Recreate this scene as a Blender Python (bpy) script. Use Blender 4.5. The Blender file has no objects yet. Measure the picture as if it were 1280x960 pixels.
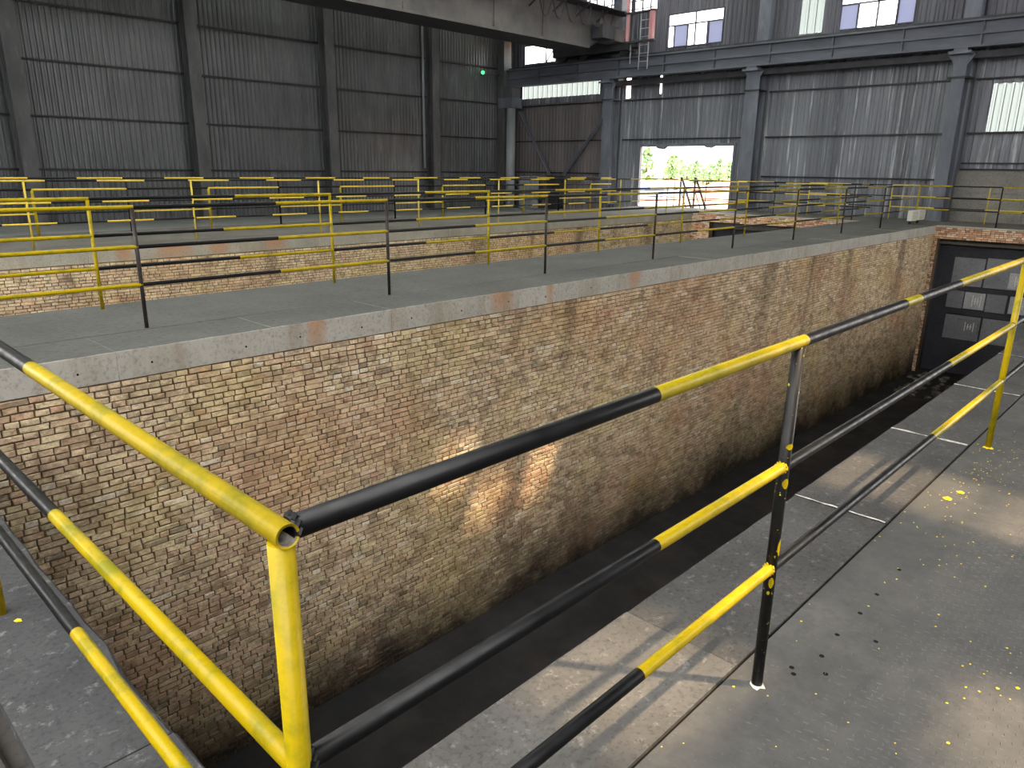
import bpy, bmesh, math, random
from mathutils import Vector, Matrix
random.seed(7)
S = bpy.context.scene
COL = S.collection

# ------------------------------------------------------------------ camera
F_PX, YAW, PITCH, ROLL, EYE = 925.17, 0.7627, 0.2845, 0.0132, 1.686
fw = Vector((math.cos(YAW)*math.cos(PITCH), math.sin(YAW)*math.cos(PITCH), -math.sin(PITCH)))
rt = Vector((math.sin(YAW), -math.cos(YAW), 0)); up = rt.cross(fw)
r2 = rt*math.cos(ROLL) + up*math.sin(ROLL); u2 = up*math.cos(ROLL) - rt*math.sin(ROLL)
cd = bpy.data.cameras.new('camera'); cd.sensor_width = 36; cd.lens = F_PX*36/1280
cd.clip_start = 0.05; cd.clip_end = 600
cam = bpy.data.objects.new('camera', cd); COL.objects.link(cam)
cam.matrix_world = Matrix(((r2.x, u2.x, -fw.x, 0), (r2.y, u2.y, -fw.y, 0), (r2.z, u2.z, -fw.z, EYE), (0, 0, 0, 1)))
S.camera = cam

# ------------------------------------------------------------------ light
S.view_settings.view_transform = 'Standard'; S.view_settings.look = 'None'
S.view_settings.gamma = 1.0; S.view_settings.use_curve_mapping = False
S.view_settings.exposure = 3.08
W = bpy.data.worlds.new('overcast_sky'); S.world = W; W.use_nodes = True
bgn = W.node_tree.nodes['Background']
bgn.inputs[0].default_value = (1.0, 0.985, 0.96, 1); bgn.inputs[1].default_value = 1.0
SUN_DIR = Vector((-0.30, 0.42, -0.86)).normalized()
sl = bpy.data.lights.new('sun', 'SUN'); sl.energy = .95; sl.angle = math.radians(1.0); sl.color = (1.0, 0.74, 0.47)
so = bpy.data.objects.new('sun', sl); COL.objects.link(so); so.location = (0, 0, 40)
so.rotation_euler = SUN_DIR.to_track_quat('-Z', 'Y').to_euler()

# ------------------------------------------------------------------ materials
def lin(c):
    return tuple((v/255/12.92 if v/255 <= .04045 else ((v/255+.055)/1.055)**2.4) for v in c) + (1,)

class Mat:
    def __init__(s, name, rough=.7, metal=0.0, spec=.4):
        s.m = bpy.data.materials.new(name); s.m.use_nodes = True
        s.nt = s.m.node_tree; s.n = s.nt.nodes; s.b = s.n['Principled BSDF']
        s.b.inputs['Roughness'].default_value = rough; s.b.inputs['Metallic'].default_value = metal
        s.b.inputs['Specular IOR Level'].default_value = spec
        s.geo = None
    def link(s, a, b): s.nt.links.new(a, b)
    def pos(s, scale=(1, 1, 1), local=False):
        if local:
            o = s.n.new('ShaderNodeTexCoord').outputs['Object']
        else:
            o = s.n.new('ShaderNodeNewGeometry').outputs['Position']
        mp = s.n.new('ShaderNodeMapping'); mp.inputs['Scale'].default_value = scale
        s.link(o, mp.inputs['Vector']); return mp.outputs[0]
    def noise(s, scale=1, sc=(1, 1, 1), detail=5, rough=.6, local=False):
        n = s.n.new('ShaderNodeTexNoise'); n.inputs['Scale'].default_value = scale
        n.inputs['Detail'].default_value = detail; n.inputs['Roughness'].default_value = rough
        s.link(s.pos(sc, local), n.inputs['Vector']); return n.outputs['Fac']
    def ramp(s, fac, stops, interp='LINEAR'):
        r = s.n.new('ShaderNodeValToRGB'); r.color_ramp.interpolation = interp
        e = r.color_ramp.elements
        while len(e) < len(stops): e.new(0.5)
        for k, (p, c) in enumerate(stops):
            e[k].position = p; e[k].color = c if len(c) == 4 else lin(c)
        s.link(fac, r.inputs[0]); return r.outputs[0]
    def mask(s, fac, lo, hi):
        m = s.n.new('ShaderNodeMapRange'); m.inputs['From Min'].default_value = lo; m.inputs['From Max'].default_value = hi
        s.link(fac, m.inputs['Value']); return m.outputs[0]
    def mix(s, fac, a, b, mode='MIX'):
        m = s.n.new('ShaderNodeMix'); m.data_type = 'RGBA'; m.blend_type = mode
        for v, i in ((a, 6), (b, 7)):
            if isinstance(v, tuple): m.inputs[i].default_value = v if len(v) == 4 else lin(v)
            else: s.link(v, m.inputs[i])
        if isinstance(fac, (int, float)): m.inputs[0].default_value = fac
        else: s.link(fac, m.inputs[0])
        return m.outputs[2]
    def mul(s, a, b, op='MULTIPLY'):
        m = s.n.new('ShaderNodeMath'); m.operation = op
        for v, i in ((a, 0), (b, 1)):
            if isinstance(v, (int, float)): m.inputs[i].default_value = v
            else: s.link(v, m.inputs[i])
        return m.outputs[0]
    def color(s, c):
        if isinstance(c, tuple): s.b.inputs['Base Color'].default_value = c if len(c) == 4 else lin(c)
        else: s.link(c, s.b.inputs['Base Color'])
    def rough(s, o): s.link(o, s.b.inputs['Roughness'])
    def bump(s, h, strength=.4, dist=.01):
        b = s.n.new('ShaderNodeBump'); b.inputs['Strength'].default_value = strength; b.inputs['Distance'].default_value = dist
        s.link(h, b.inputs['Height']); s.link(b.outputs[0], s.b.inputs['Normal'])

def streak_mask(M, x0, width, ztop, zbot, lean=0.0):
    """damp run-off stain: a band around x0 that starts under the coping and fades out below"""
    g = M.n.new('ShaderNodeNewGeometry').outputs['Position']; sp = M.n.new('ShaderNodeSeparateXYZ'); M.link(g, sp.inputs[0])
    wob = M.mul(M.noise(2.0, (1, 1, .6)), width*1.2)
    dx = M.mul(M.mul(M.mul(sp.outputs[0], x0 + width*.6, 'SUBTRACT'), M.mul(sp.outputs[2], lean), 'SUBTRACT'), wob, 'ADD')
    a = M.mul(dx, 0, 'ADD'); a = M.mul(M.mul(a, a), 1.0)
    band = M.mask(a, width*width, 0.0)
    fade = M.mask(sp.outputs[2], zbot, ztop)
    return M.mul(band, M.mul(fade, 1.0))

def brick_material(name, per_object, bright=1.0):
    M = Mat(name, .92, spec=.15)
    if per_object: rnd = M.n.new('ShaderNodeObjectInfo').outputs['Random']
    else:
        at = M.n.new('ShaderNodeAttribute'); at.attribute_name = 'brick_tone'; rnd = at.outputs['Fac']
    base = M.ramp(rnd, [(0, (62, 58, 60)), (.035, (92, 80, 74)), (.07, (150, 118, 98)), (.22, (178, 142, 118)), (.38, (196, 164, 138)), (.54, (204, 182, 146)),
                        (.70, (218, 198, 156)), (.80, (206, 158, 134)), (.88, (228, 212, 178)), (.95, (182, 124, 100)), (.97, (228, 218, 202)), (1.0, (236, 228, 214))])
    base = M.mix(.34, base, (228, 214, 180))
    chip = M.noise(38, detail=6, rough=.7)
    c = M.mix(M.mul(M.mask(chip, .46, .60), .8), base, (150, 124, 98), 'MIX')
    c = M.mix(.55, c, base)
    c = M.mix(M.mul(M.mask(M.noise(9, detail=7, rough=.7), .52, .62), .45), c, (230, 214, 180))
    c = M.mix(M.mul(M.mask(M.noise(12, (1, 1, 1.6), 7, .7), .54, .64), .5), c, (110, 88, 68))
    c = M.mix(M.mul(M.mask(M.noise(24, (1, 1, 1.3), 7, .75), .54, .62), .5), c, (118, 94, 72))
    c = M.mix(M.mul(M.mask(M.noise(20, (1.1, 1, 1), 7, .75), .56, .62), .55), c, (232, 220, 194))
    c = M.mix(M.mul(M.mask(M.noise(3.2, (1, 1, 1.5), 8, .7), .50, .60), .5), c, (112, 92, 66))
    # yellow-green lichen bloom
    c = M.mix(M.mul(M.mask(M.noise(.55, detail=4), .48, .64), .32), c, (206, 186, 120), 'MIX')
    c = M.mix(M.mul(M.mask(M.noise(.38, (1, 1, 1.4), 4), .50, .66), .38), c, (190, 138, 104), 'MIX')
    # soot and damp
    soot = M.mask(M.noise(.9, (1, 1, .8), 7, .65), .52, .74)
    c = M.mix(M.mul(soot, .5), c, (92, 78, 66))
    run = M.mask(M.noise(1.6, (1, 1, .12), 5), .58, .74)
    c = M.mix(M.mul(run, .45), c, (92, 76, 60))
    for x0, w, zt, zb, ln in ((15.9, .42, -.3, -3.0, .16), (18.2, .12, -.2, -4.2, .12), (8.9, .22, -.3, -1.6, .05), (20.6, .3, -.3, -2.6, .1), (24.9, .35, -.6, -3.0, .1)):
        c = M.mix(M.mul(streak_mask(M, x0, w, zt, zb, ln), .55), c, (66, 58, 50))
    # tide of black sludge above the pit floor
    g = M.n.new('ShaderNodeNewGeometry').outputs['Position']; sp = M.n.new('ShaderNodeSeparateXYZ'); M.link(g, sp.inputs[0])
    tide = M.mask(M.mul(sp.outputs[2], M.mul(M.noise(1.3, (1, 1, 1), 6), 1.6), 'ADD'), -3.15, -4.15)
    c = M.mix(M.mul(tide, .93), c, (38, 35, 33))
    M.color(c)
    M.bump(M.noise(45, detail=7, rough=.78), .9, .010)
    return M.m
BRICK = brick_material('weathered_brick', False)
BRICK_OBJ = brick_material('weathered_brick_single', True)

M = Mat('brick_mortar', .95, spec=.1)
c = M.ramp(M.noise(7, detail=6), [(.3, (80, 66, 50)), (.7, (120, 101, 79))]); M.color(c); M.bump(M.noise(40), .5, .01); MORTAR = M.m

M = Mat('low_bounce_brick', .95, spec=.1); M.color((34, 31, 29)); LOW_BOUNCE = M.m  # near-black on unseen pit faces, chosen to cut bounce light
M = Mat('red_brick', .92, spec=.15)
at = M.n.new('ShaderNodeAttribute'); at.attribute_name = 'brick_tone'
c = M.ramp(at.outputs['Fac'], [(0, (150, 118, 98)), (.3, (214, 160, 132)), (.6, (222, 182, 150)), (.85, (216, 198, 170)), (1, (236, 222, 206))])
c = M.mix(M.mul(M.mask(M.noise(1.3), .5, .7), .5), c, (150, 126, 96)); M.color(c); M.bump(M.noise(60), .6, .006); RED_BRICK = M.m

def concrete(name, a, b, spots=(214, 210, 200), k=.35, rust=None, scale=1.0, spec=.25, rough=.85):
    M = Mat(name, rough, spec=spec)
    c = M.ramp(M.noise(1.4*scale, detail=8, rough=.65), [(.32, a), (.68, b)])
    c = M.mix(M.mul(M.mask(M.noise(9*scale, detail=8, rough=.75), .56, .72), k), c, spots)
    c = M.mix(M.mul(M.mask(M.noise(26*scale, detail=6, rough=.7), .30, .50), .35), M.mix(1.0, c, (150, 150, 150), 'MULTIPLY'), c)
    if rust:
        for x0, w in rust:
            c = M.mix(M.mul(streak_mask(M, x0, w, .25, -.55), .85), c, (172, 104, 22))
        run = M.mask(M.noise(3.0, (1, 1, .15), 5), .52, .66)
        c = M.mix(M.mul(run, .45), c, (132, 118, 96))
    M.color(c); M.bump(M.noise(45*scale, detail=8, rough=.75), .35, .008)
    return M.m
COPING = concrete('coping_concrete', (208, 202, 190), (232, 226, 214), rust=((4.38, .16), (7.35, .30), (10.6, .2), (8.4, .1)))
COPING_FAR = concrete('far_coping_concrete', (182, 176, 160), (214, 206, 188), rust=((5.6, .22), (6.6, .5), (7.6, .3), (9.0, .3)))
SLAB = concrete('near_slab_concrete', (84, 83, 82), (108, 106, 104), (168, 165, 160), .75, scale=1.8)
SLAB_L = concrete('pale_slab_concrete', (100, 98, 95), (128, 125, 121), (190, 186, 180), .75, scale=1.8)
SLAB_B = concrete('dark_slab_concrete', (78, 79, 81), (98, 98, 99), (184, 184, 182), .7, scale=1.8)
SLAB_C = concrete('dim_slab_concrete', (66, 63, 60), (92, 88, 84), (120, 116, 110), .3)
ISLAND = concrete('island_deck_concrete', (106, 106, 104), (126, 126, 123), (156, 155, 150), .22, scale=.6)
FARDECK = concrete('far_deck_concrete', (116, 111, 105), (136, 131, 124), (152, 148, 141), .2, scale=.5)
OUTER = concrete('outer_ground_concrete', (164, 168, 166), (196, 198, 194), (214, 214, 212), .3, scale=.5)
BLOCK = concrete('blockwork_concrete', (150, 147, 140), (184, 180, 172), (206, 202, 192), .35, scale=.7)
RECESS = concrete('recess_concrete', (66, 67, 74), (86, 87, 94), (110, 110, 116), .3, scale=.7)
PANEL = concrete('hatch_panel_grey', (150, 151, 156), (172, 173, 178), (190, 190, 194), .25, scale=.9)
PANEL_L = concrete('hatch_panel_light', (206, 207, 210), (222, 223, 226), (232, 232, 232), .2, scale=.9)
M = Mat('white_mark', .8); M.color((208, 206, 198)); WHITE = M.m
M = Mat('white_filler', .9); c = M.ramp(M.noise(30), [(.3, (150, 146, 138)), (.6, (214, 210, 200))]); M.color(c); FILLER = M.m
M = Mat('joint_dark', .95, spec=.1); M.color((30, 28, 26)); JOINT = M.m

def paint(name, base, dark, k=.35, rough=.38, chips=None):
    M = Mat(name, rough, spec=.5)
    n = M.noise(7, (1, 1, 1), 7, .7)
    c = M.mix(M.mul(M.mask(n, .47, .66), k), base, dark)
    if chips: c = M.mix(M.mask(M.noise(52, detail=4), .66, .70), c, chips)
    M.color(c); M.rough(M.mask(M.noise(20), -.25, 1.5)); M.b.inputs['Specular IOR Level'].default_value = .25; M.bump(M.noise(90), .03, .001)
    return M.m
YELLOW = paint('yellow_paint', (166, 142, 0), (104, 108, 12), .8)
YELLOW_P = paint('pale_yellow_paint', (206, 180, 66), (160, 150, 76), .4)
BLACK = paint('black_paint', (11, 11, 13), (26, 26, 29), .5, chips=None)
BLACK_C = paint('chipped_black_paint', (13, 13, 14), (26, 26, 28), .5, chips=(206, 190, 24))
BROWNBLK = paint('brown_black_paint', (46, 40, 40), (78, 70, 66), .5)
M = Mat('raw_pipe_inside', .6, spec=.3); c = M.ramp(M.noise(40), [(.3, (70, 64, 58)), (.7, (170, 162, 148))]); M.color(c); PIPE_IN = M.m

def steel(name, a, b, k=(150, 152, 158), kk=.3, rough=.6, metal=0.0, sc=(1, 1, .18), s=2.2):
    M = Mat(name, rough, metal, spec=.4)
    c = M.ramp(M.noise(s, sc, 6), [(.35, a), (.65, b)])
    c = M.mix(M.mul(M.mask(M.noise(5, sc, 6, .7), .55, .72), kk), c, k)
    M.color(c); M.bump(M.noise(30), .15, .004); return M.m
SHEET_L = steel('sooty_cladding', (66, 68, 71), (86, 88, 91), (128, 130, 134), .4, .36)
SHEET_R = steel('streaked_cladding', (80, 83, 90), (118, 121, 129), (206, 208, 214), .85, .45, sc=(1, 1, .05), s=1.5)  # paler bluish base takes the place of air haze; streaks are stains
SHEET_BR = steel('brown_cladding', (92, 88, 90), (114, 108, 108), (136, 130, 128), .3, .5, sc=(1, 1, .07), s=1.7)
SHEET_SHADE = steel('shaded_upper_cladding', (70, 70, 79), (92, 92, 102), (128, 128, 138), .35, .5, sc=(1, 1, .07), s=1.7)  # darker copy of the wall cladding; upper-wall shade put into the colour
GIRT = steel('girt_steel', (24, 24, 27), (36, 36, 40), (60, 60, 64), .2)
COLUMN = steel('column_steel', (64, 65, 67), (84, 85, 87), (124, 124, 124), .35, sc=(1, 1, .3))
COLUMN_R = steel('haze_tinted_column_steel', (84, 88, 98), (104, 108, 119), (136, 140, 148), .3, sc=(1, 1, .3))  # haze put into the steel colour as a paler bluish tone
BEAM = steel('beam_steel', (72, 75, 84), (92, 95, 105), (116, 118, 128), .3, sc=(.2, .2, 1))
CRANE = steel('crane_steel', (68, 65, 66), (94, 90, 90), (126, 122, 120), .3, sc=(.4, .4, .4))
CRANE_D = steel('crane_dark', (36, 36, 40), (54, 54, 60), (76, 76, 84), .3)
PINK = steel('faded_red_paint', (168, 112, 116), (196, 146, 150), (210, 180, 180), .4)
FRAME = steel('window_frame_steel', (54, 54, 64), (74, 74, 86), (100, 100, 110), .2)
PIPEGREY = steel('light_grey_pipe', (124, 128, 134), (152, 156, 162), (176, 180, 184), .4)
M = Mat('diamond_plate_steel', .55, .0, spec=.45)
c = M.ramp(M.noise(1.3, detail=7, rough=.65), [(.3, (64, 64, 64)), (.5, (79, 78, 76)), (.7, (99, 95, 91))])
c = M.mix(M.mul(M.mask(M.noise(60, detail=3), .62, .75), .4), c, (132, 130, 124))
c = M.mix(M.mul(M.mask(M.noise(14, detail=6, rough=.7), .45, .62), .45), c, (62, 62, 62)); M.color(c)
M.rough(M.mask(M.noise(4), -.55, 1.1)); M.bump(M.noise(80), .15, .002); PLATE = M.m
M = Mat('sludge_water', .12, spec=.5)
c = M.ramp(M.noise(1.1, detail=7), [(.45, (36, 36, 37)), (.75, (60, 58, 56))]); M.color(c)
M.rough(M.mask(M.noise(1.7), -.6, .9)); M.bump(M.noise(2.2, detail=4), .2, .03); WATER = M.m
M = Mat('rubble_stone', .9); c = M.ramp(M.noise(8), [(.3, (60, 56, 52)), (.7, (128, 122, 112))]); M.color(c); RUBBLE = M.m
M = Mat('paint_flake_yellow', .6); M.color((226, 196, 30)); FLAKE = M.m
M = Mat('roof_sheet', .7); M.color((60, 61, 64)); ROOF = M.m
M = Mat('soil', .95, spec=.1); c = M.ramp(M.noise(.3, detail=6), [(.3, (176, 128, 104)), (.7, (206, 164, 130))]); M.color(c); SOIL = M.m
M = Mat('pink_soil', .95, spec=.1); c = M.ramp(M.noise(.6, detail=6), [(.3, (190, 124, 112)), (.7, (214, 160, 140))]); M.color(c); SOILP = M.m
M = Mat('foliage', .9, spec=.1); c = M.ramp(M.noise(1.2), [(.3, (120, 160, 116)), (.7, (160, 190, 146))]); M.color(c); LEAF = M.m  # outdoor haze is put into the pale leaf colour
M = Mat('bark', .9); M.color((96, 80, 66)); BARK = M.m
M = Mat('blue_sheet', .5); M.color((150, 178, 214)); BLUE = M.m
M = Mat('salmon_sheet', .6); M.color((196, 120, 112)); SALMON = M.m
# translucent fibreglass sheets
def fibre(name, col):
    m = bpy.data.materials.new(name); m.use_nodes = True; nt = m.node_tree; n = nt.nodes
    n.remove(n['Principled BSDF']); out = n['Material Output']
    t = n.new('ShaderNodeBsdfTranslucent'); t.inputs[0].default_value = lin(col)
    d = n.new('ShaderNodeBsdfDiffuse'); d.inputs[0].default_value = lin(col)
    mx = n.new('ShaderNodeMixShader'); mx.inputs[0].default_value = .25
    nt.links.new(t.outputs[0], mx.inputs[1]); nt.links.new(d.outputs[0], mx.inputs[2]); nt.links.new(mx.outputs[0], out.inputs[0])
    return m
FIBRE = fibre('fibreglass_sheet', (112, 128, 131))
FILL_SKYLIGHT = fibre('fill_skylight_sheet', (240, 246, 244))  # for the added roof panes that pass fill light
GLASS = fibre('dusty_blue_glass', (152, 160, 180))

# ------------------------------------------------------------------ mesh helpers
class MB:
    def __init__(s): s.v = []; s.f = []; s.mi = []; s.tone = []
    def add(s, vs, fs, mi=0):
        o = len(s.v); s.v += [tuple(p) for p in vs]; s.f += [tuple(o+i for i in f) for f in fs]; s.mi += [mi]*len(fs); return s
    def box(s, x0, x1, y0, y1, z0, z1, mi=0):
        vs = [(x, y, z) for x in (x0, x1) for y in (y0, y1) for z in (z0, z1)]
        return s.add(vs, [(0, 1, 3, 2), (4, 6, 7, 5), (0, 4, 5, 1), (2, 3, 7, 6), (0, 2, 6, 4), (1, 5, 7, 3)], mi)
    def bar(s, a, b, w, h, mi=0):
        a = Vector(a); b = Vector(b); d = (b-a).normalized()
        x = d.cross(Vector((0, 0, 1)));  x = Vector((1, 0, 0)) if x.length < 1e-4 else x.normalized(); y = x.cross(d)
        vs = [p + x*(i*w/2) + y*(j*h/2) for p in (a, b) for i, j in ((-1, -1), (1, -1), (1, 1), (-1, 1))]
        return s.add(vs, [(0, 3, 2, 1), (4, 5, 6, 7)] + [(k, (k+1) % 4, 4+(k+1) % 4, 4+k) for k in range(4)], mi)
    def tube(s, a, b, r, n=12, cuts=(), mats=(0,), caps=True, r_end=None):
        """cuts: fractions along the tube where the material changes; mats has len(cuts)+1 entries"""
        a = Vector(a); b = Vector(b); d = (b-a).normalized()
        x = d.cross(Vector((0, 0, 1)));  x = Vector((1, 0, 0)) if x.length < 1e-4 else x.normalized(); y = x.cross(d)
        ts = [0]+list(cuts)+[1]; o = len(s.v)
        for t in ts:
            c = a.lerp(b, t); rr = r if r_end is None else r + (r_end-r)*t
            s.v += [tuple(c + (x*math.cos(2*math.pi*k/n) + y*math.sin(2*math.pi*k/n))*rr) for k in range(n)]
        for i in range(len(ts)-1):
            for k in range(n):
                p = o+i*n+k; q = o+i*n+(k+1) % n
                s.f.append((p, q, q+n, p+n)); s.mi.append(mats[i])
        if caps:
            s.f.append(tuple(o+k for k in reversed(range(n)))); s.mi.append(mats[0])
            e = o+(len(ts)-1)*n; s.f.append(tuple(e+k for k in range(n))); s.mi.append(mats[-1])
        return s
    def build(s, name, mats, parent=None, off=None, smooth=False, kind=None):
        if not isinstance(mats, (list, tuple)): mats = [mats]
        if off is None: off = parent.location if parent is not None else Vector((0, 0, 0))
        me = bpy.data.meshes.new(name)
        me.from_pydata([(p[0]-off[0], p[1]-off[1], p[2]-off[2]) for p in s.v], [], s.f)
        for m in mats: me.materials.append(m)
        if len(mats) > 1: me.polygons.foreach_set('material_index', s.mi)
        if s.tone:
            a = me.attributes.new('brick_tone', 'FLOAT', 'FACE'); a.data.foreach_set('value', s.tone)
        if smooth:
            me.polygons.foreach_set('use_smooth', [len(f) == 4 for f in s.f])
        me.update()
        o = bpy.data.objects.new(name, me); COL.objects.link(o)
        if parent is not None:
            o.parent = parent
            if off is not parent.location: o.location = Vector(off)-Vector(parent.location)
        else: o.location = off
        if kind: o['kind'] = kind
        return o

def empty(name, loc=(0, 0, 0)):
    o = bpy.data.objects.new(name, None); COL.objects.link(o); o.location = loc; o.empty_display_size = .1; return o
def tag(o, label=None, cat=None, group=None, kind=None):
    if label: o['label'] = label
    if cat: o['category'] = cat
    if group: o['group'] = group
    if kind: o['kind'] = kind
    return o
def struct(name, label=None, loc=(0, 0, 0)): return tag(empty(name, loc), label, kind='structure')
def part(name, parent, mat, *boxes):
    m = MB()
    for b in boxes: m.box(*b)
    return m.build(name, mat, parent)

# ------------------------------------------------------------------ dimensions
PX0, PX1 = 0.66, 28.0          # pits, along x
NY, IY0, IY1, EY = 1.44, 7.26, 9.86, 16.5
PZ = -5.0                      # pit floor
XW, YW = 31.6, 30.4            # cladding planes
ZG = -0.45                     # ground in front of the left wall

# ------------------------------------------------------------------ floor of the pits
s_ = struct('floor_pit', 'black wet sludge floor of the deep brick pit')
part('sludge', s_, WATER, (PX0-.2, PX1+.9, NY-.2, IY0+.2, PZ-.3, PZ))
s_ = struct('floor_pit_beyond', 'dark floor of the second pit beyond the walkway')
part('sludge', s_, WATER, (PX0-3, PX1+.9, IY1-.2, EY+.2, PZ-.3, PZ))

# ------------------------------------------------------------------ near deck
near = struct('floor_near', 'grey near deck of concrete slabs and tread plate beside the pit')
part('deck_base', near, SLAB_C, (PX0-.02, XW, -6, NY-.06, -.6, -.045))
part('rear_floor', near, SLAB, (-9.2, XW+.3, -14.2, -5.9, -.6, -.02))
def slab(x0, x1, y0, y1, z0, z1, mat, parent, rough_side=None, name='slab', jit=.008, seed=0):
    """concrete slab whose pit-side edge is broken and uneven; rough_side in ('y1','x1','y0')"""
    rnd = random.Random(seed); m = MB(); n = 14
    if rough_side in ('y1', 'y0'):
        ye, yo = (y1, y0) if rough_side == 'y1' else (y0, y1); sg = 1 if rough_side == 'y1' else -1
        top = []; 
        for i in range(n+1):
            x = x0+(x1-x0)*i/n; j = rnd.uniform(-jit, jit)
            top.append(((x, yo, z1), (x, ye-sg*.005+j, z1), (x, ye+j*.6, z1-.006+j*.4), (x, ye, z0), (x, yo, z0)))
    else:
        top = []
        for i in range(n+1):
            y = y0+(y1-y0)*i/n; j = rnd.uniform(-jit, jit)
            top.append(((x0, y, z1), (x1-.012+j, y, z1), (x1+j*.6, y, z1-.014+j*.4), (x1, y, z0), (x0, y, z0)))
    vs = [p for t in top for p in t]; fs = []
    for i in range(n):
        for k in range(5):
            a = i*5+k; b = i*5+(k+1) % 5; fs.append((a, b, b+5, a+5))
    fs += [(0, 1, 2, 3, 4), tuple(n*5+k for k in (4, 3, 2, 1, 0))]
    m.add(vs, fs); mats = mat if isinstance(mat, list) else [mat]
    if len(mats) > 1: m.mi = [1 if (f_ < n*5 and f_ % 5 == 0) else 0 for f_ in range(len(fs))]
    return m.build(name, mats, parent)
joints = [PX0, 2.18, 3.735, 5.28, 6.83, 8.38, 9.93, 11.5, 14.6, 17.7, 20.8, 23.9, PX1]
for i in range(len(joints)-1):
    slab(joints[i]+.004, joints[i+1]-.004, .966, NY, -.28, random.Random(i).uniform(-.003, .003), SLAB_L if i == 0 else SLAB, near, 'y1', jit=.0015, seed=i)
for x in joints[2:7]:                                      # white filler in the slab joints
    m = MB(); rr = random.Random(int(x*10)); n = 14
    pts = []
    for k in range(n+1):
        y = .97+(NY-.975)*k/n; w = .006*rr.uniform(.35, 1.5) if x < 5 else .010*rr.uniform(.3, 1.6); o = rr.uniform(-.004, .004)
        pts += [(x-w+o, y, .0045), (x+w+o, y, .0045)]
    m.add(pts, [(2*k, 2*k+1, 2*k+3, 2*k+2) for k in range(n)]).build('joint_filler', FILLER, near)
part('seam_strip', near, JOINT, (PX0, XW-.4, .953, .967, -.05, -.012))
seams = [PX0-.02, 5.32, 10.4, 15.5, 20.6, 25.7, XW]
for i in range(len(seams)-1):
    m = MB(); m.box(seams[i]+.003, seams[i+1]-.003, -5.9, .953, -.044, 0); m.build('tread_plate', PLATE, near)
# raised lozenge treads
m = MB(); rr = random.Random(3); p = .026
for iy in range(int(2.0/p)):
    for ix in range(int(5.2/p)):
        x = .75+ix*p; y = .80-iy*p
        wear = .5+.5*math.sin(x*2.1+1.3)*math.cos(y*3.7-x*.9)
        if rr.random() < .25*wear + max(0, min(.8, (y-.45)*2.6)): continue
        a = math.radians(32 if (ix+iy) % 2 else -58)-.3; c_, s2 = math.cos(a), math.sin(a)
        L, w, h = .0105, .0030, .0014+.0012*rr.random()
        q = [(-L, 0, 0), (-L*.35, -w, 0), (L*.35, -w, 0), (L, 0, 0), (L*.35, w, 0), (-L*.35, w, 0), (-L*.5, 0, h), (L*.5, 0, h)]
        vs = [(x+u*c_-v*s2, y+u*s2+v*c_, .0002+z) for u, v, z in q]
        m.add(vs, [(0, 1, 6), (1, 2, 7, 6), (2, 3, 7), (3, 4, 7), (4, 5, 6, 7), (5, 0, 6)])
m.build('tread_pattern', PLATE, near, kind='stuff')

# left deck (x < PX0)
left = struct('floor_left', 'dark concrete strip along the short end of the pit')
part('deck_base', left, SLAB_C, (-6, PX0-.06, -6, IY0, -.7, -.05))
part('rear_floor', left, SLAB, (-9.2, -5.9, -5.9, 32, -.6, -.02))
ys = [NY-4, 2.05, 4.9, IY0]
for i in range(3):
    slab(.315, PX0, ys[i]+.003, ys[i+1]-.003, -.3, 0, SLAB_B, left, 'x1', jit=.016, seed=40+i)
for i, (y0, y1) in enumerate(((-5.9, -1), (-1, 2.7), (2.7, IY0-.02))):
    slab(-5.9, .262, y0+.004, y1-.004, -.3, -.012, SLAB_C, left, 'x1', jit=.01, seed=60+i)

# ------------------------------------------------------------------ island between the pits
isl = struct('floor_island', 'grey concrete walkway between the two pits')
part('deck', isl, ISLAND, (-6, XW-.3, 8.085, IY1-.02, -.6, 0))
part('core', isl, SLAB_C, (-6, PX1+.6, IY0+.14, IY1-.14, PZ, -.29))
part('seam', isl, JOINT, (-6, PX1, 8.07, 8.085, -.3, -.006))
cj = [-6, -.9, .70, 2.27, 3.86, 5.44, 7.02, 8.6, 10.17, 11.75, 13.3, 14.9, 16.5, 18.1, 19.7, 21.3, 22.9, 24.5, 26.1, PX1]
for i in range(len(cj)-1):
    slab(cj[i]+.0015, cj[i+1]-.0015, IY0, 8.07, -.275, random.Random(i+5).uniform(-.004, .004), [COPING, ISLAND], isl, 'y0', 'coping_slab', jit=.009, seed=80+i)
for i, x in enumerate((1.93, 2.58, 3.54, 4.18, 5.0, 5.75, 6.6, 7.5, 8.3, 9.4)):   # formwork tie holes
    m = MB(); z = -.155 + .01*math.sin(i*3)
    m.tube((x, IY0+.03, z), (x, IY0-.003, z), .011, 10); m.build('tie_hole', JOINT, isl)
part('back_coping', isl, COPING, (-6, PX1, IY1-.02, IY1, -.275, -.004))

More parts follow.
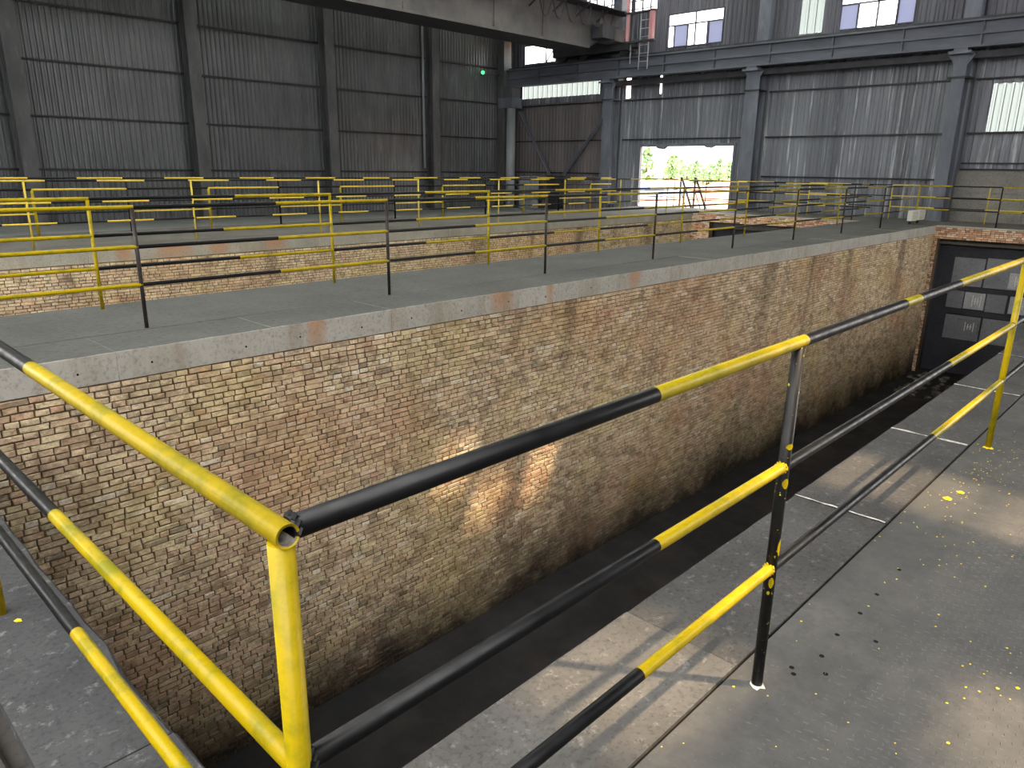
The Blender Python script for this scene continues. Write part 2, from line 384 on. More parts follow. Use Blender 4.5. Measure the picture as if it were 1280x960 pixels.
# ------------------------------------------------------------------ brickwork
def brick_shape(L, H, D, jr):
    """front-chamfered brick; front face towards local -y, centred on x and z"""
    l, h, c = L/2, H/2, .006
    j = lambda: jr.uniform(-.005, .005)
    vs = [(-l, D, -h), (l, D, -h), (l, D, h), (-l, D, h)]
    vs += [(sx*(l)+j(), c, sz*(h)+j()*.6) for sx, sz in ((-1, -1), (1, -1), (1, 1), (-1, 1))]
    vs += [(sx*(l-c)+j(), j(), sz*(h-c*.8)+j()*.6) for sx, sz in ((-1, -1), (1, -1), (1, 1), (-1, 1))]
    fs = []
    for o in (0, 4):
        fs += [(o+k, o+(k+1) % 4, o+4+(k+1) % 4, o+4+k) for k in range(4)]
    fs.append((8, 9, 10, 11))
    return vs, fs
def lay_bricks(u0, u1, z0, z1, rnd, course=.063):
    out = []; nz = int(round((z1-z0)/course))
    for r in range(nz):
        z = z1-(r+.5)*course; u = u0-rnd.uniform(0, .2)
        head = (r % 3 == 2)
        while u < u1:
            L = rnd.choice((.115, .118, .12, .24, .235)) if not head else rnd.choice((.115, .12, .12, .18))
            if rnd.random() < .15: L = rnd.uniform(.09, .2)
            a, b = max(u, u0), min(u+L, u1)
            if b-a > .04: out.append(((a+b)/2, z+rnd.uniform(-.003, .003), b-a-.012, .051+rnd.uniform(-.004, .002), rnd.uniform(-.007, .006), rnd.random()))
            u += L+.004
    return out
# the long brick wall of the near pit
wp = struct('wall_pit', 'long weathered yellow and red brick wall of the pit')
part('mortar_bed', wp, MORTAR, (PX0-.2, PX1+.1, IY0+.016, IY0+.20, PZ-.1, -.275))
rnd = random.Random(11)
bricks = lay_bricks(PX0, PX1, PZ, -.285, rnd)
def dist(b): return (Vector((b[0], IY0, b[1]))-Vector((0, 0, EYE))).length
vis = [b for b in bricks if b[0] > 1.45 and b[1] > -2.2]
vis.sort(key=dist); near_b = []
picked = set(id(b) for b in vis[:299])
protos = []
for k in range(6):
    vs, fs = brick_shape(1.0 if False else (.112 if k % 2 else .232), .054, .1, random.Random(k))
    m = MB(); m.add(vs, fs); me = bpy.data.meshes.new('brick'); me.from_pydata(m.v, [], m.f); me.materials.append(BRICK_OBJ); protos.append(((.112 if k % 2 else .232), me))
mass = MB(); kk = 0
for b in bricks:
    x, z, L, H, dy, tone = b
    if id(b) in picked:
        kk += 1; long = L > .16
        l0, me = protos[(kk % 3)*2 + (0 if long else 1)]
        o = bpy.data.objects.new('brick', me); COL.objects.link(o); o.parent = wp
        o.location = (x, IY0+dy, z); o.scale = (L/l0, 1, H/.054)
        o.rotation_euler = (rnd.uniform(-.02, .02), rnd.uniform(-.008, .008), rnd.uniform(-.02, .02))
    else:
        vs, fs = brick_shape(L, H, .06, rnd)
        mass.add([(x+p[0], IY0+dy+p[1], z+p[2]) for p in vs], fs); mass.tone += [tone]*len(fs)
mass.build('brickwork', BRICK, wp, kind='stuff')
# unseen faces of the near pit, blackened to cut bounce light
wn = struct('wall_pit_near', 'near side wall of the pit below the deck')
part('brick_face', wn, LOW_BOUNCE, (PX0-.2, PX1, NY-.25, NY-.05, PZ-.1, -.27))
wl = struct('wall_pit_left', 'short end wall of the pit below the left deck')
part('brick_face', wl, LOW_BOUNCE, (PX0-.25, PX0-.05, NY-.2, IY0, PZ-.1, -.29))
# far wall of the second pit
w2 = struct('wall_pit_beyond', 'brick wall of the second pit under its concrete coping')
part('mortar_bed', w2, MORTAR, (-4, PX1+.1, EY+.016, EY+.2, PZ, -.275))
mass = MB()
for x, z, L, H, dy, tone in lay_bricks(2.2, PX1, -2.0, -.29, rnd):
    vs, fs = brick_shape(L, H, .06, rnd); mass.add([(x+p[0], EY+dy+p[1], z+p[2]) for p in vs], fs); mass.tone += [min(1, tone*.8+.06)]*len(fs)
mass.build('brickwork', BRICK, w2, kind='stuff')
# end walls (x = PX1) with a brick band above the dark recesses
def end_wall(name, label, y0, y1, jamb, zc, ymin_recess):
    s = struct(name, label)
    part('lintel_bed', s, MORTAR, (PX1+.016, PX1+.32, y0, y1, zc, -.035))
    part('jamb_bed', s, MORTAR, (PX1+.016, PX1+.32, y1-jamb, y1, PZ, zc))
    part('capping', s, COPING, (PX1-.02, PX1+.35, y0, y1, -.035, .004))
    mass = MB()
    rows = [(y0, y1, zc, -.035)] + [(y1-jamb, y1, PZ, zc)]
    for (a, b, z0, z1) in rows:
        for u, z, L, H, dx, tone in lay_bricks(a, b, z0, z1, rnd):
            vs, fs = brick_shape(L, H, .06, rnd)
            mass.add([(PX1+dx+p[1], u-p[0], z+p[2]) for p in vs], fs); mass.tone += [tone]*len(fs)
    mass.build('brickwork', RED_BRICK, s, kind='stuff')
    part('recess_back', s, RECESS, (PX1+.62, PX1+.8, y0, y1, PZ, -.03))
    part('recess_side', s, RECESS, (PX1+.32, PX1+.62, y1-.12, y1, PZ, -.03), (PX1+.30, PX1+.62, y0, y0+.2, PZ, -.03))
    part('recess_head', s, RECESS, (PX1+.30, PX1+.62, y0+.2, y1-.12, zc, -.04))
    return s
we = end_wall('wall_pit_end', 'end wall of the pit with a red brick band above a dark recess', NY-.1, IY0+.016, .12, -.42, NY)
we2 = end_wall('wall_pit_beyond_end', 'end wall of the second pit with red brick band and dark recess', IY1, EY+.016, .85, -.34, IY1)
# panelled hatch in the recess
BX = PX1+.62
hatch = tag(empty('furnace_hatch', (BX, 5.2, PZ)), 'dark grey panelled hatch set into the recess at the pit end', 'hatch')
def panel(name, y0, y1, z0, z1, d, mat):
    return part(name, hatch, mat, (BX-d, BX, y0, y1, z0, z1))
panel('upper_panel', 5.75, 6.66, -1.95, -1.02, .06, PANEL); panel('upper_panel', 4.62, 5.70, -1.95, -.98, .05, PANEL)
panel('upper_panel', 3.50, 4.56, -1.95, -.98, .05, PANEL); panel('upper_panel', 2.4, 3.44, -1.95, -1.0, .06, PANEL)
panel('ledge', 2.2, 6.72, -2.11, -1.97, .12, RECESS)
panel('middle_panel', 6.20, 6.70, -2.72, -2.13, .06, PANEL); panel('middle_panel', 4.95, 5.53, -2.74, -2.13, .05, PANEL); panel('middle_panel', 3.3, 4.2, -2.74, -2.13, .05, PANEL)
panel('ledge', 2.2, 6.72, -2.92, -2.76, .10, RECESS)
panel('lower_panel', 5.58, 6.64, -3.78, -2.96, .05, PANEL); panel('lower_panel', 4.3, 5.52, -3.8, -2.96, .05, PANEL)
for (y0, y1, z0, z1, mat) in ((5.56, 6.16, -2.70, -2.14, PANEL_L), (4.30, 4.86, -2.70, -2.14, PANEL_L), (5.62, 6.26, -3.52, -3.08, PANEL), (4.55, 5.0, -1.9, -1.4, PANEL_L)):
    p_ = part('slotted_plate', hatch, mat, (BX-.10, BX, y0, y1, z0, z1))
    m = MB(); w = (y1-y0)
    for k in range(4):
        yc = y0+w*(.2+.13*k); h = (.24 if k in (0, 3) else .15)*(z1-z0)/.56
        zc = (z0+z1)/2
        m.box(BX-.105, BX-.099, yc-.012, yc+.012, zc-h*.8, zc+h*.8)
        if k in (1, 2): m.box(BX-.105, BX-.099, yc-.03, yc+.03, zc-.015, zc+.015)
    m.build('slot_mark', WHITE, p_, off=Vector((0, 0, 0)))
    bpy.data.objects[p_.name].children[0].location = -hatch.location

# ------------------------------------------------------------------ far deck and ground
far = struct('floor_far', 'grey far deck behind the second pit')
part('deck', far, FARDECK, (-6, XW-.3, 17.35, 20.75, -.7, 0))
part('end_deck', far, FARDECK, (PX1+.35, XW-.05, NY-8, 17.35, -.6, -.002))
part('core', far, SLAB_C, (-6, XW-.5, EY+.2, 20.6, PZ, -.3))
part('seam', far, JOINT, (-6, PX1, 17.335, 17.35, -.2, -.006))
fj = [-6, -3, .3, 3.3, 4.9, 8.1, 11.3, 14.5, 17.7, 20.9, 24.1, PX1]
for i in range(len(fj)-1):
    slab(fj[i]+.002, fj[i+1]-.002, EY, 17.335, -.275, random.Random(i+9).uniform(-.004, .004), [COPING_FAR, FARDECK], far, 'y0', 'coping_slab', jit=.012, seed=120+i)
out = struct('floor_outer', 'lower pale concrete ground in front of the sheet wall')
part('slab', out, OUTER, (-8, XW+.2, 20.6, YW+.3, ZG-.3, ZG))
part('kerb', out, SLAB_C, (-8, XW-.4, 20.75, 20.86, ZG, -.02))

# ------------------------------------------------------------------ cladding
def corr(u0, u1, z0, z1, flat, axis, sheetmat, parent, name='cladding_sheet', pitch=.19, depth=.035):
    """trapezoidal profile; axis 'x': sheet in plane y=flat facing -y; axis 'y': plane x=flat facing -x"""
    prof = [0, .28, .42, .86, 1.0]; dep = [1, 1, 0, 0, 1]
    us = []
    k0 = math.floor(u0/pitch)-1; k1 = math.ceil(u1/pitch)+1
    for k in range(k0, k1):
        for p, d in zip(prof[:-1], dep[:-1]):
            u = (k+p)*pitch
            us.append((u, d))
    pts = [(u0, None)] + [(u, d) for u, d in us if u0+1e-4 < u < u1-1e-4] + [(u1, None)]
    def dd(u):
        t = (u/pitch) % 1
        for i in range(4):
            if prof[i] <= t <= prof[i+1]:
                return dep[i]+(dep[i+1]-dep[i])*(t-prof[i])/(prof[i+1]-prof[i])
        return 1
    vs = []
    for u, d in pts:
        q = flat+depth*(d if d is not None else dd(u))
        for z in (z0, z1): vs.append((u, q, z) if axis == 'x' else (q, u, z))
    n = len(pts)
    fs = [(2*i, 2*i+2, 2*i+3, 2*i+1) if axis == 'x' else (2*i, 2*i+1, 2*i+3, 2*i+2) for i in range(n-1)]
    return MB().add(vs, fs).build(name, sheetmat, parent)
wl = struct('wall_left', 'dark sooty corrugated sheet wall along the hall')
XC = [-4.5, 1.5, 7.5, 13.5, 19.5, 25.5, XW+.05]
ZR = [ZG-.1, 1.42, 3.18, 4.98, 6.76, 8.6, 10.6]
for i in range(len(XC)-1):
    for k in range(len(ZR)-1):
        corr(XC[i], XC[i+1], ZR[k]+.01, ZR[k+1]-.01 if k < 5 else ZR[k+1], YW+.004*(k % 2), 'x', SHEET_L, wl)
for k in range(1, 6):
    for i in range(len(XC)-1):
        part('girt', wl, GIRT, (XC[i]+.2, XC[i+1]-.2, YW-.09, YW-.005, ZR[k]-.035, ZR[k]+.035))
def i_column(name, x, y, w, d, z0, z1, mat, label, group, face):
    """rolled H column; face 'y': flanges face -y/+y; face 'x': flanges face -x/+x"""
    t = .035; o = tag(empty(name, (x, y, z0)), label, 'column', group)
    if face == 'y':
        part('front_flange', o, mat, (x-w/2, x+w/2, y-d/2, y-d/2+t, z0, z1)); part('back_flange', o, mat, (x-w/2, x+w/2, y+d/2-t, y+d/2, z0, z1))
        part('web', o, mat, (x-.02, x+.02, y-d/2+t, y+d/2-t, z0, z1))
    else:
        part('front_flange', o, mat, (x-d/2, x-d/2+t, y-w/2, y+w/2, z0, z1)); part('back_flange', o, mat, (x+d/2-t, x+d/2, y-w/2, y+w/2, z0, z1))
        part('web', o, mat, (x-d/2+t, x+d/2-t, y-.02, y+.02, z0, z1))
    part('base_plate', o, mat, (x-(w if face == 'y' else d)*.62, x+(w if face == 'y' else d)*.62, y-(d if face == 'y' else w)*.62, y+(d if face == 'y' else w)*.62, z0, z0+.03))
    return o
lab = ['sooty steel wall column furthest along the sheet wall from the corner', 'sooty steel wall column third from the corner of the sheet wall',
       'sooty steel wall column second from the corner of the sheet wall', 'sooty steel wall column next to the corner of the sheet wall']
for x, l_ in zip(XC[2:6], lab):
    c_ = i_column('wall_column', x, YW-.36, .46, .5, ZG, 10.6, COLUMN, l_, 'columns of the sheet wall', 'y')
# rainwater pipe beside the corner-side column
m = MB(); m.tube((25.05, YW-.17, 1.6), (25.05, YW-.17, 9.8), .055, 12); dp = m.build('downpipe', PIPEGREY, None, off=Vector((25.05, YW-.17, 1.6)), smooth=True)
tag(dp, 'thin pale pipe running down the dark sheet wall beside a column', 'pipe')

# ---- right wall
wr = struct('wall_right', 'streaked grey corrugated sheet wall with windows and a doorway')
YC = [-6.8, .6, 8.05, 15.7, 23.15, YW]
ZR2 = [-.5, 1.45, 3.07, 4.88, 6.75, 8.7, 10.6]
OPEN = {'door': (16.8, 21.7, -.5, 2.73), 'win1': (17.8, 20.62, 7.03, 8.46), 'slit': (15.95, 16.2, 7.0, 8.75), 'panel': (13.47, 14.42, 7.0, 8.75),
        'win2': (10.05, 12.82, 6.96, 8.6), 'low': (24.40, 29.67, 5.29, 5.98), 'up': (27.4, 29.55, 7.05, 7.9), 'sl1': (22.5, 22.78, 4.99, 5.95),
        'sl2': (20.74, 20.86, 5.1, 5.98), 'rp': (5.7, 7.12, 3.12, 4.7), 'block': (-6.8, 7.72, -.5, 1.84), 'hi': (21.3, 25.4, 8.75, 10.0)}
for i in range(len(YC)-1):
    for k in range(len(ZR2)-1):
        a, b, z0, z1 = YC[i], YC[i+1], ZR2[k], ZR2[k+1]
        us = sorted({a, b} | {v for o in OPEN.values() for v in o[:2] if a < v < b})
        zs = sorted({z0, z1} | {v for o in OPEN.values() for v in o[2:] if z0 < v < z1})
        for zi in range(len(zs)-1):
            run = None
            for ui in range(len(us)-1):
                cu, cz = (us[ui]+us[ui+1])/2, (zs[zi]+zs[zi+1])/2
                hole = any(o[0] < cu < o[1] and o[2] < cz < o[3] for o in OPEN.values())
                if not hole:
                    run = (run[0], us[ui+1]) if run else (us[ui], us[ui+1])
                if (hole or ui == len(us)-2) and run:
                    mat = SHEET_SHADE if zs[zi] > 6.7 else SHEET_BR if (run[0] > 23 and zs[zi] < 4.9) else SHEET_R
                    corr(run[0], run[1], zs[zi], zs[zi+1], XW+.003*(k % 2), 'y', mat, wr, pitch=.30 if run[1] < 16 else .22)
                    run = None
for k in (1, 2, 3):
    for i in range(len(YC)-1):
        a, b = YC[i]+.35, YC[i+1]-.35
        if k == 1: spans = [(a, b)] if i in (0, 4) else []
        elif k == 1 and i == 3: spans = []
        else: spans = [(a, b)]
        if k == 1 and i == 2: spans = [(a, b)]
        for (p, q) in spans: part('girt', wr, GIRT, (XW-.09, XW-.005, p, q, ZR2[k]-.03, ZR2[k]+.03))
# blockwork dado at the right
for i, (y0, y1) in enumerate(((5.55, 7.80), (3.4, 5.55), (1.2, 3.4), (-1.5, 1.2), (-6.8, -1.5))):
    part('concrete_panel', wr, BLOCK, (XW-.02, XW+.18, y0+.006, y1-.006, -.1, 1.0), (XW-.02, XW+.18, y0+.006, y1-.006, 1.008, 1.80))
part('panel_backing', wr, BLOCK, (XW+.181, XW+.25, -6.8, 7.8, -.5, 1.84))
part('sill', wr, GIRT, (XW-.07, XW+.1, -6.8, 7.72, 1.80, 1.86)); part('sill', wr, GIRT, (XW-.05, XW+.0, -6.8, 7.72, 2.02, 2.07))
# door frame
dr = struct('door_1', 'open doorway showing bright trees outside')
part('jamb', dr, COLUMN_R, (XW-.06, XW+.12, 21.7, 21.82, 0, 2.85)); part('jamb', dr, COLUMN_R, (XW-.06, XW+.12, 16.68, 16.8, 0, 2.85))
part('head', dr, COLUMN_R, (XW-.06, XW+.12, 16.8, 21.7, 2.73, 2.86))
for y0, y1, d_ in ((20.2, 20.9, .14), (17.7, 18.3, .10)):   # torn sheet hanging in the head
    m = MB(); m.add([(XW+.02, y0, 2.74), (XW+.02, y1, 2.74), (XW+.02, y1-.12, 2.74-d_*.7), (XW+.02, y0+.2, 2.74-d_), (XW+.06, y0, 2.74), (XW+.06, y1, 2.74), (XW+.06, y1-.12, 2.74-d_*.7), (XW+.06, y0+.2, 2.74-d_)],
                    [(0, 1, 2, 3), (7, 6, 5, 4), (0, 3, 7, 4), (1, 5, 6, 2), (3, 2, 6, 7), (0, 4, 5, 1)]).build('torn_flashing', SHEET_R, dr)
# windows
def window(n, o, bars, panes, label):
    w = struct('window_%d' % n, label); y0, y1, z0, z1 = OPEN[o]; t = .05
    for (a, b, c0, c1) in ((y0, y1, z0, z0+t), (y0, y1, z1-t, z1), (y0, y0+t, z0+t, z1-t), (y1-t, y1, z0+t, z1-t)):
        part('frame', w, FRAME, (XW-.03, XW+.06, a, b, c0, c1))
    for (a, b, c0, c1) in bars: part('bar', w, FRAME, (XW-.01, XW+.05, a, b, c0, c1))
    for (a, b, c0, c1) in panes: part('pane', w, GLASS, (XW+.015, XW+.022, a, b, c0, c1))
    return w
window(1, 'win1', [(17.85, 20.57, 7.93, 7.99), (19.17, 19.23, 7.08, 8.41), (20.24, 20.30, 7.08, 7.93), (19.55, 19.61, 7.08, 7.93), (18.50, 18.62, 7.08, 7.93)],
       [(19.61, 20.24, 7.08, 7.93), (17.85, 18.50, 7.08, 7.93)], 'steel sash window above the crane beam with a cross bar')
window(2, 'win2', [(10.1, 12.77, 7.84, 7.90), (11.38, 11.44, 7.01, 8.55), (12.10, 12.16, 7.01, 7.84), (10.66, 10.74, 7.01, 7.84)],
       [(12.16, 12.77, 7.01, 7.84), (10.1, 10.66, 7.01, 7.84)], 'wide steel sash window above the crane beam')
def fibre_win(n, o, label, pitch=.25):
    w = struct('window_%d' % n, label); y0, y1, z0, z1 = OPEN[o]
    corr(y0, y1, z0, z1, XW+.01, 'y', FIBRE, w, 'translucent_sheet', pitch=pitch)
    k = math.ceil(y0/pitch)
    while k*pitch < y1: part('lap_line', w, FRAME, (XW-.002, XW+.008, k*pitch-.012, k*pitch+.012, z0, z1)); k += 1
    return w
fibre_win(3, 'low', 'long white translucent sheet below the crane beam', .34)
fibre_win(4, 'panel', 'tall white translucent sheet between the windows', .32)
fibre_win(5, 'rp', 'white ribbed translucent sheet in the streaked wall', .25)
w = struct('window_6', 'bright opening above the crane beam near the corner')
part('brace', w, FRAME, (XW-.02, XW+.04, 28.0, 28.06, 7.05, 7.9)); m = MB(); m.bar((XW+.01, 28.0, 7.05), (XW+.01, 27.4, 7.75), .05, .05); m.build('brace', FRAME, w)
w = struct('window_10', 'bright lattice opening high above the crane')
for k in range(9): part('bar', w, FRAME, (XW-.02, XW+.04, 21.6+.45*k, 21.66+.45*k, 8.75, 10.0))
for k in range(3): part('bar', w, FRAME, (XW-.04, XW-.02, 21.3, 25.4, 8.86+.35*k, 8.91+.35*k))
for i, o in enumerate(('slit', 'sl1', 'sl2')):
    w = struct('window_%d' % (7+i), 'narrow bright gap between the wall sheets'); y0, y1, z0, z1 = OPEN[o]
    part('edge_strip', w, FRAME, (XW-.01, XW+.03, y0-.02, y0, z0, z1)); part('edge_strip', w, FRAME, (XW-.01, XW+.03, y1, y1+.02, z0, z1))

# columns of the right wall
labr = {8.05: 'bluish steel crane column beside the concrete block wall', 15.7: 'bluish steel crane column beside the open doorway', 23.15: 'bluish steel crane column at the foot of a diagonal brace'}
for y in (8.05, 15.7, 23.15):
    o = i_column('crane_column', 30.95, y, {8.05: .42, 15.7: .60, 23.15: .55}[y], .6, 0, 5.62, COLUMN_R, labr[y], 'columns under the crane beam', 'x')
    part('cap_plate', o, COLUMN_R, (30.3, 31.4, y-.34, y+.34, 5.62, 5.70)); part('bearing', o, BEAM, (30.4, 30.8, y-.22, y+.22, 5.70, 5.80))
    for s in (-1, 1):
        m = MB(); m.add([(30.7, y+s*.2, 5.62), (30.7, y+s*.20, 5.3), (30.7, y+s*.42, 5.62), (30.76, y+s*.2, 5.62), (30.76, y+s*.20, 5.3), (30.76, y+s*.42, 5.62)],
                        [(0, 1, 2), (5, 4, 3), (0, 3, 4, 1), (1, 4, 5, 2), (2, 5, 3, 0)]).build('gusset', COLUMN_R, o)
    part('upper_shaft', o, COLUMN_R, (31.1, 31.5, y-.25, y+.25, 5.70, 10.6))
    part('tie', o, GIRT, (30.6, 31.3, y-.33, y+.33, 4.86, 4.92))
cc = tag(empty('corner_column', (30.7, 29.75, ZG)), 'pale round column in the corner between the two sheet walls', 'column')
m = MB(); m.tube((30.45, 29.45, ZG), (30.45, 29.45, 4.75), .24, 20); m.build('shaft', PIPEGREY, cc, smooth=True)
part('box_shaft', cc, COLUMN, (30.2, 30.75, 29.75, 30.25, ZG, 10.4)); part('head_block', cc, COLUMN_R, (30.15, 30.95, 29.1, 30.1, 4.75, 5.25)); part('upper_head', cc, COLUMN, (30.25, 30.9, 29.2, 30.05, 5.25, 5.80))
for a, b, l_ in (((31.35, 29.6, 4.6), (31.35, 27.35, 1.31), 'grey diagonal brace leaning out from the corner column'), ((31.35, 23.6, 4.4), (31.35, 26.45, 1.31), 'grey diagonal brace leaning out from the crane column')):
    br = tag(empty('diagonal_brace', b), l_, 'brace', 'wall braces')
    m = MB(); m.bar(a, b, .06, .17); m.build('angle_leg', COLUMN_R, br); m = MB(); m.bar((a[0]-.06, a[1], a[2]), (b[0]-.06, b[1], b[2]), .10, .03); m.build('angle_flange', COLUMN_R, br)
gs = tag(empty('brace_post', (31.35, 26.9, 0)), 'short dark post where the diagonal braces meet', 'post')
part('post', gs, CRANE_D, (31.2, 31.5, 26.5, 27.3, -.4, .6)); part('gusset_plate', gs, CRANE_D, (31.28, 31.42, 26.3, 27.5, .6, 1.3))

# runway beam
rb = tag(empty('crane_runway_beam', (30.6, 12, 5.8)), 'long grey steel crane runway beam across the streaked wall', 'beam')
Y0, Y1 = -6.5, 30.1
part('web', rb, BEAM, (30.58, 30.64, Y0, Y1, 5.86, 6.60)); part('bottom_flange', rb, BEAM, (30.38, 30.84, Y0, Y1, 5.80, 5.87)); part('top_flange', rb, BEAM, (30.36, 30.86, Y0, Y1, 6.60, 6.66))
part('side_rail', rb, BEAM, (30.46, 30.58, Y0, Y1, 6.20, 6.28)); part('rail', rb, CRANE_D, (30.57, 30.65, Y0, Y1, 6.66, 6.76))
part('soffit_shade_box', rb, CRANE_D, (30.85, 31.3, Y0, 23.0, 5.50, 5.72))  # added dark box standing in for the shade below the beam
part('walkway', rb, BEAM, (30.86, 31.45, Y0, Y1, 6.58, 6.64))
yy = -5.0
while yy < 30:
    part('stiffener', rb, BEAM, (30.44, 30.58, yy-.02, yy+.02, 5.87, 6.60)); yy += 2.5

# ------------------------------------------------------------------ overhead crane
cr = tag(empty('overhead_crane', (24, 23.6, 6.76)), 'big brown-grey overhead travelling crane spanning above the hall', 'crane')
GY0, GY1, GZ0, GZ1 = 22.75, 24.2, 6.95, 8.55
m = MB()
prof = [(-5, GZ0), (28.4, GZ0), (29.5, GZ0+.5), (31.0, GZ0+.5), (31.0, GZ1), (-5, GZ1)]
for t_, y0, y1 in ((0, GY0, GY0+.05), (1, GY1-.05, GY1)):
    vs = [(x, y, z) for y in (y0, y1) for x, z in prof]; n = 6
    mm = MB().add(vs, [tuple(range(n)), tuple(range(2*n-1, n-1, -1))] + [(k, n+k, n+(k+1) % n, (k+1) % n) for k in range(n)]); mm.build('girder_web', CRANE, cr)
part('girder_soffit', cr, CRANE_D, (-5, 28.4, GY0-.12, GY1+.12, GZ0-.05, GZ0)); part('girder_top', cr, CRANE_D, (-5, 31.0, GY0-.12, GY1+.12, GZ1, GZ1+.05))
part('girder_lip', cr, CRANE, (-5, 28.4, GY0-.16, GY0-.12, GZ0-.07, GZ0+.03))
m = MB(); m.bar((28.4, (GY0+GY1)/2, GZ0-.02), (29.5, (GY0+GY1)/2, GZ0+.48), 1.6, .05); m.build('girder_taper', CRANE_D, cr)
for x in (3, 8, 13, 18, 22.5, 25.4): part('stiffener', cr, CRANE, (x-.03, x+.03, GY0-.05, GY0, GZ0+.02, GZ1))
part('end_truck', cr, CRANE_D, (30.25, 30.97, 21.8, 26.4, 6.95, 7.45))
for y in (22.2, 26.0, 24.6):
    m = MB(); m.tube((30.48, y, 7.02), (30.74, y, 7.02), .26, 20); m.build('wheel', CRANE_D, cr, smooth=True)
part('gear_box', cr, CRANE, (29.5, 30.2, 22.0, 23.0, 7.25, 7.75)); part('bumper', cr, CRANE_D, (30.4, 30.8, 21.4, 21.8, 7.05, 7.3))
part('walkway_plate', cr, CRANE_D, (18, 30.9, 21.95, 22.7, 8.50, 8.54)); part('drive_unit', cr, CRANE_D, (28.6, 29.8, 22.05, 22.65, 7.3, 7.85))
for x in (23.0, 24.5, 26, 27.5, 29.0):
    m = MB(); m.bar((x, 22.0, 8.48), (x, 22.72, 8.05), .05, .05); m.build('walkway_bracket', CRANE_D, cr)
for k in range(6):                                          # festoon cable loops
    x0 = 24.6+.85*k; m = MB(); pts = [(x0+.85*t/8, 22.3, 8.45-.75*math.sin(math.pi*t/8)) for t in range(9)]
    for p_, q_ in zip(pts[:-1], pts[1:]): m.tube(p_, q_, .03, 7)
    m.build('cable_loop', CRANE_D, cr)
part('cabin_post', cr, PINK, (29.9, 30.0, 21.62, 21.74, 7.2, 9.6)); part('cabin_post', cr, PINK, (29.86, 30.06, 20.3, 20.46, 7.2, 8.45)); part('cabin_post', cr, CRANE_D, (29.9, 30.0, 21.4, 21.5, 7.2, 9.6))
part('cabin_beam', cr, CRANE_D, (29.85, 30.05, 20.2, 21.8, 7.14, 7.22)); part('cabin_beam', cr, CRANE_D, (29.85, 30.05, 20.2, 21.8, 8.35, 8.42))
for y in (20.55, 21.02):
    m = MB(); m.tube((30.0, y, 6.02), (30.0, y, 8.35), .022, 8); m.build('ladder_stile', PIPEGREY, cr)
for k in range(6):
    m = MB(); m.tube((30.0, 20.55, 6.35+.34*k), (30.0, 21.02, 6.35+.34*k), .018, 8); m.build('ladder_rung', PIPEGREY, cr)
m = MB(); m.tube((30.0, 21.5, 6.3), (30.0, 21.5, 8.3), .018, 8); m.build('ladder_stile', PIPEGREY, cr)

# green signal lamp near the crane rail end
gl = tag(empty('signal_lamp', (30.2, 30.05, 6.42)), 'small green signal lamp by the end of the crane beam', 'lamp')
mg = bpy.data.materials.new('green_lamp'); mg.use_nodes = True; mg.node_tree.nodes['Principled BSDF'].inputs['Emission Color'].default_value = (.05, 1, .2, 1); mg.node_tree.nodes['Principled BSDF'].inputs['Emission Strength'].default_value = .35
mg.node_tree.nodes['Principled BSDF'].inputs['Base Color'].default_value = (.02, .4, .1, 1)
GX, GYY, GZ = 28.9, 30.02, 6.42
gl.location = (GX, GYY, GZ)
m = MB(); m.tube((GX, GYY, GZ), (GX-.08, GYY-.08, GZ), .09, 14); m.build('lens', mg, gl); part('housing', gl, CRANE_D, (GX, GX+.2, GYY, GYY+.16, GZ-.14, GZ+.14)); part('arm', gl, CRANE_D, (GX+.2, 30.2, GYY+.05, GYY+.11, GZ-.03, GZ+.03))

# ------------------------------------------------------------------ railings
def rail(parent, name, a, b, r, cuts, cols, mats, caps=True):
    """cuts are world coordinates along the dominant axis"""
    ax = 0 if abs(b[0]-a[0]) > abs(b[1]-a[1]) else 1
    t = [(c-a[ax])/(b[ax]-a[ax]) for c in cuts]
    keep = [(q, i) for i, q in enumerate(t) if .0005 < q < .9995]
    first = sum(1 for q in t if q <= .0005)
    m = MB(); m.tube(a, b, r, 14, [q for q, _ in keep], [cols[first+i] for i in range(len(keep)+1)], caps)
    return m.build(name, mats, parent, smooth=True)
def post(parent, x, y, z0, z1, r, mat, foot=True):
    m = MB(); m.tube((x, y, z0-.004), (x, y, z1), r, 14); o = m.build('post', mat, parent, smooth=True)
    return o
AY, BXX = .866, .447
nr = tag(empty('guard_railing', (BXX, AY, 0)), 'thick yellow and black pipe railing turning a corner around the near pit edge', 'railing', 'pit guard railings')
YB = [YELLOW, BLACK_C, BLACK]
R = .0185
# rails along x: 0 yellow, 1 chipped black, 2 black
rail(nr, 'top_rail', (BXX+.012, AY, 1.2), (11.7, AY, 1.2), R, (1.37, 2.17, 3.09, 3.27, 3.86, 5.35, 7.0, 8.5, 10.1), (2, 0, 2, 0, 2, 0, 2, 0, 2, 0), YB)
rail(nr, 'middle_rail', (BXX, AY, .805), (11.7, AY, .80), R*.95, (1.42, 2.14, 3.94, 5.29, 7.0, 8.5, 10.1), (2, 0, 2, 0, 2, 0, 2, 0), YB)
rail(nr, 'bottom_rail', (BXX, AY, .452), (11.7, AY, .44), R*.95, (1.39, 2.12, 3.88, 5.30, 7.0, 8.5, 10.1), (2, 0, 2, 0, 2, 0, 2, 0), YB)
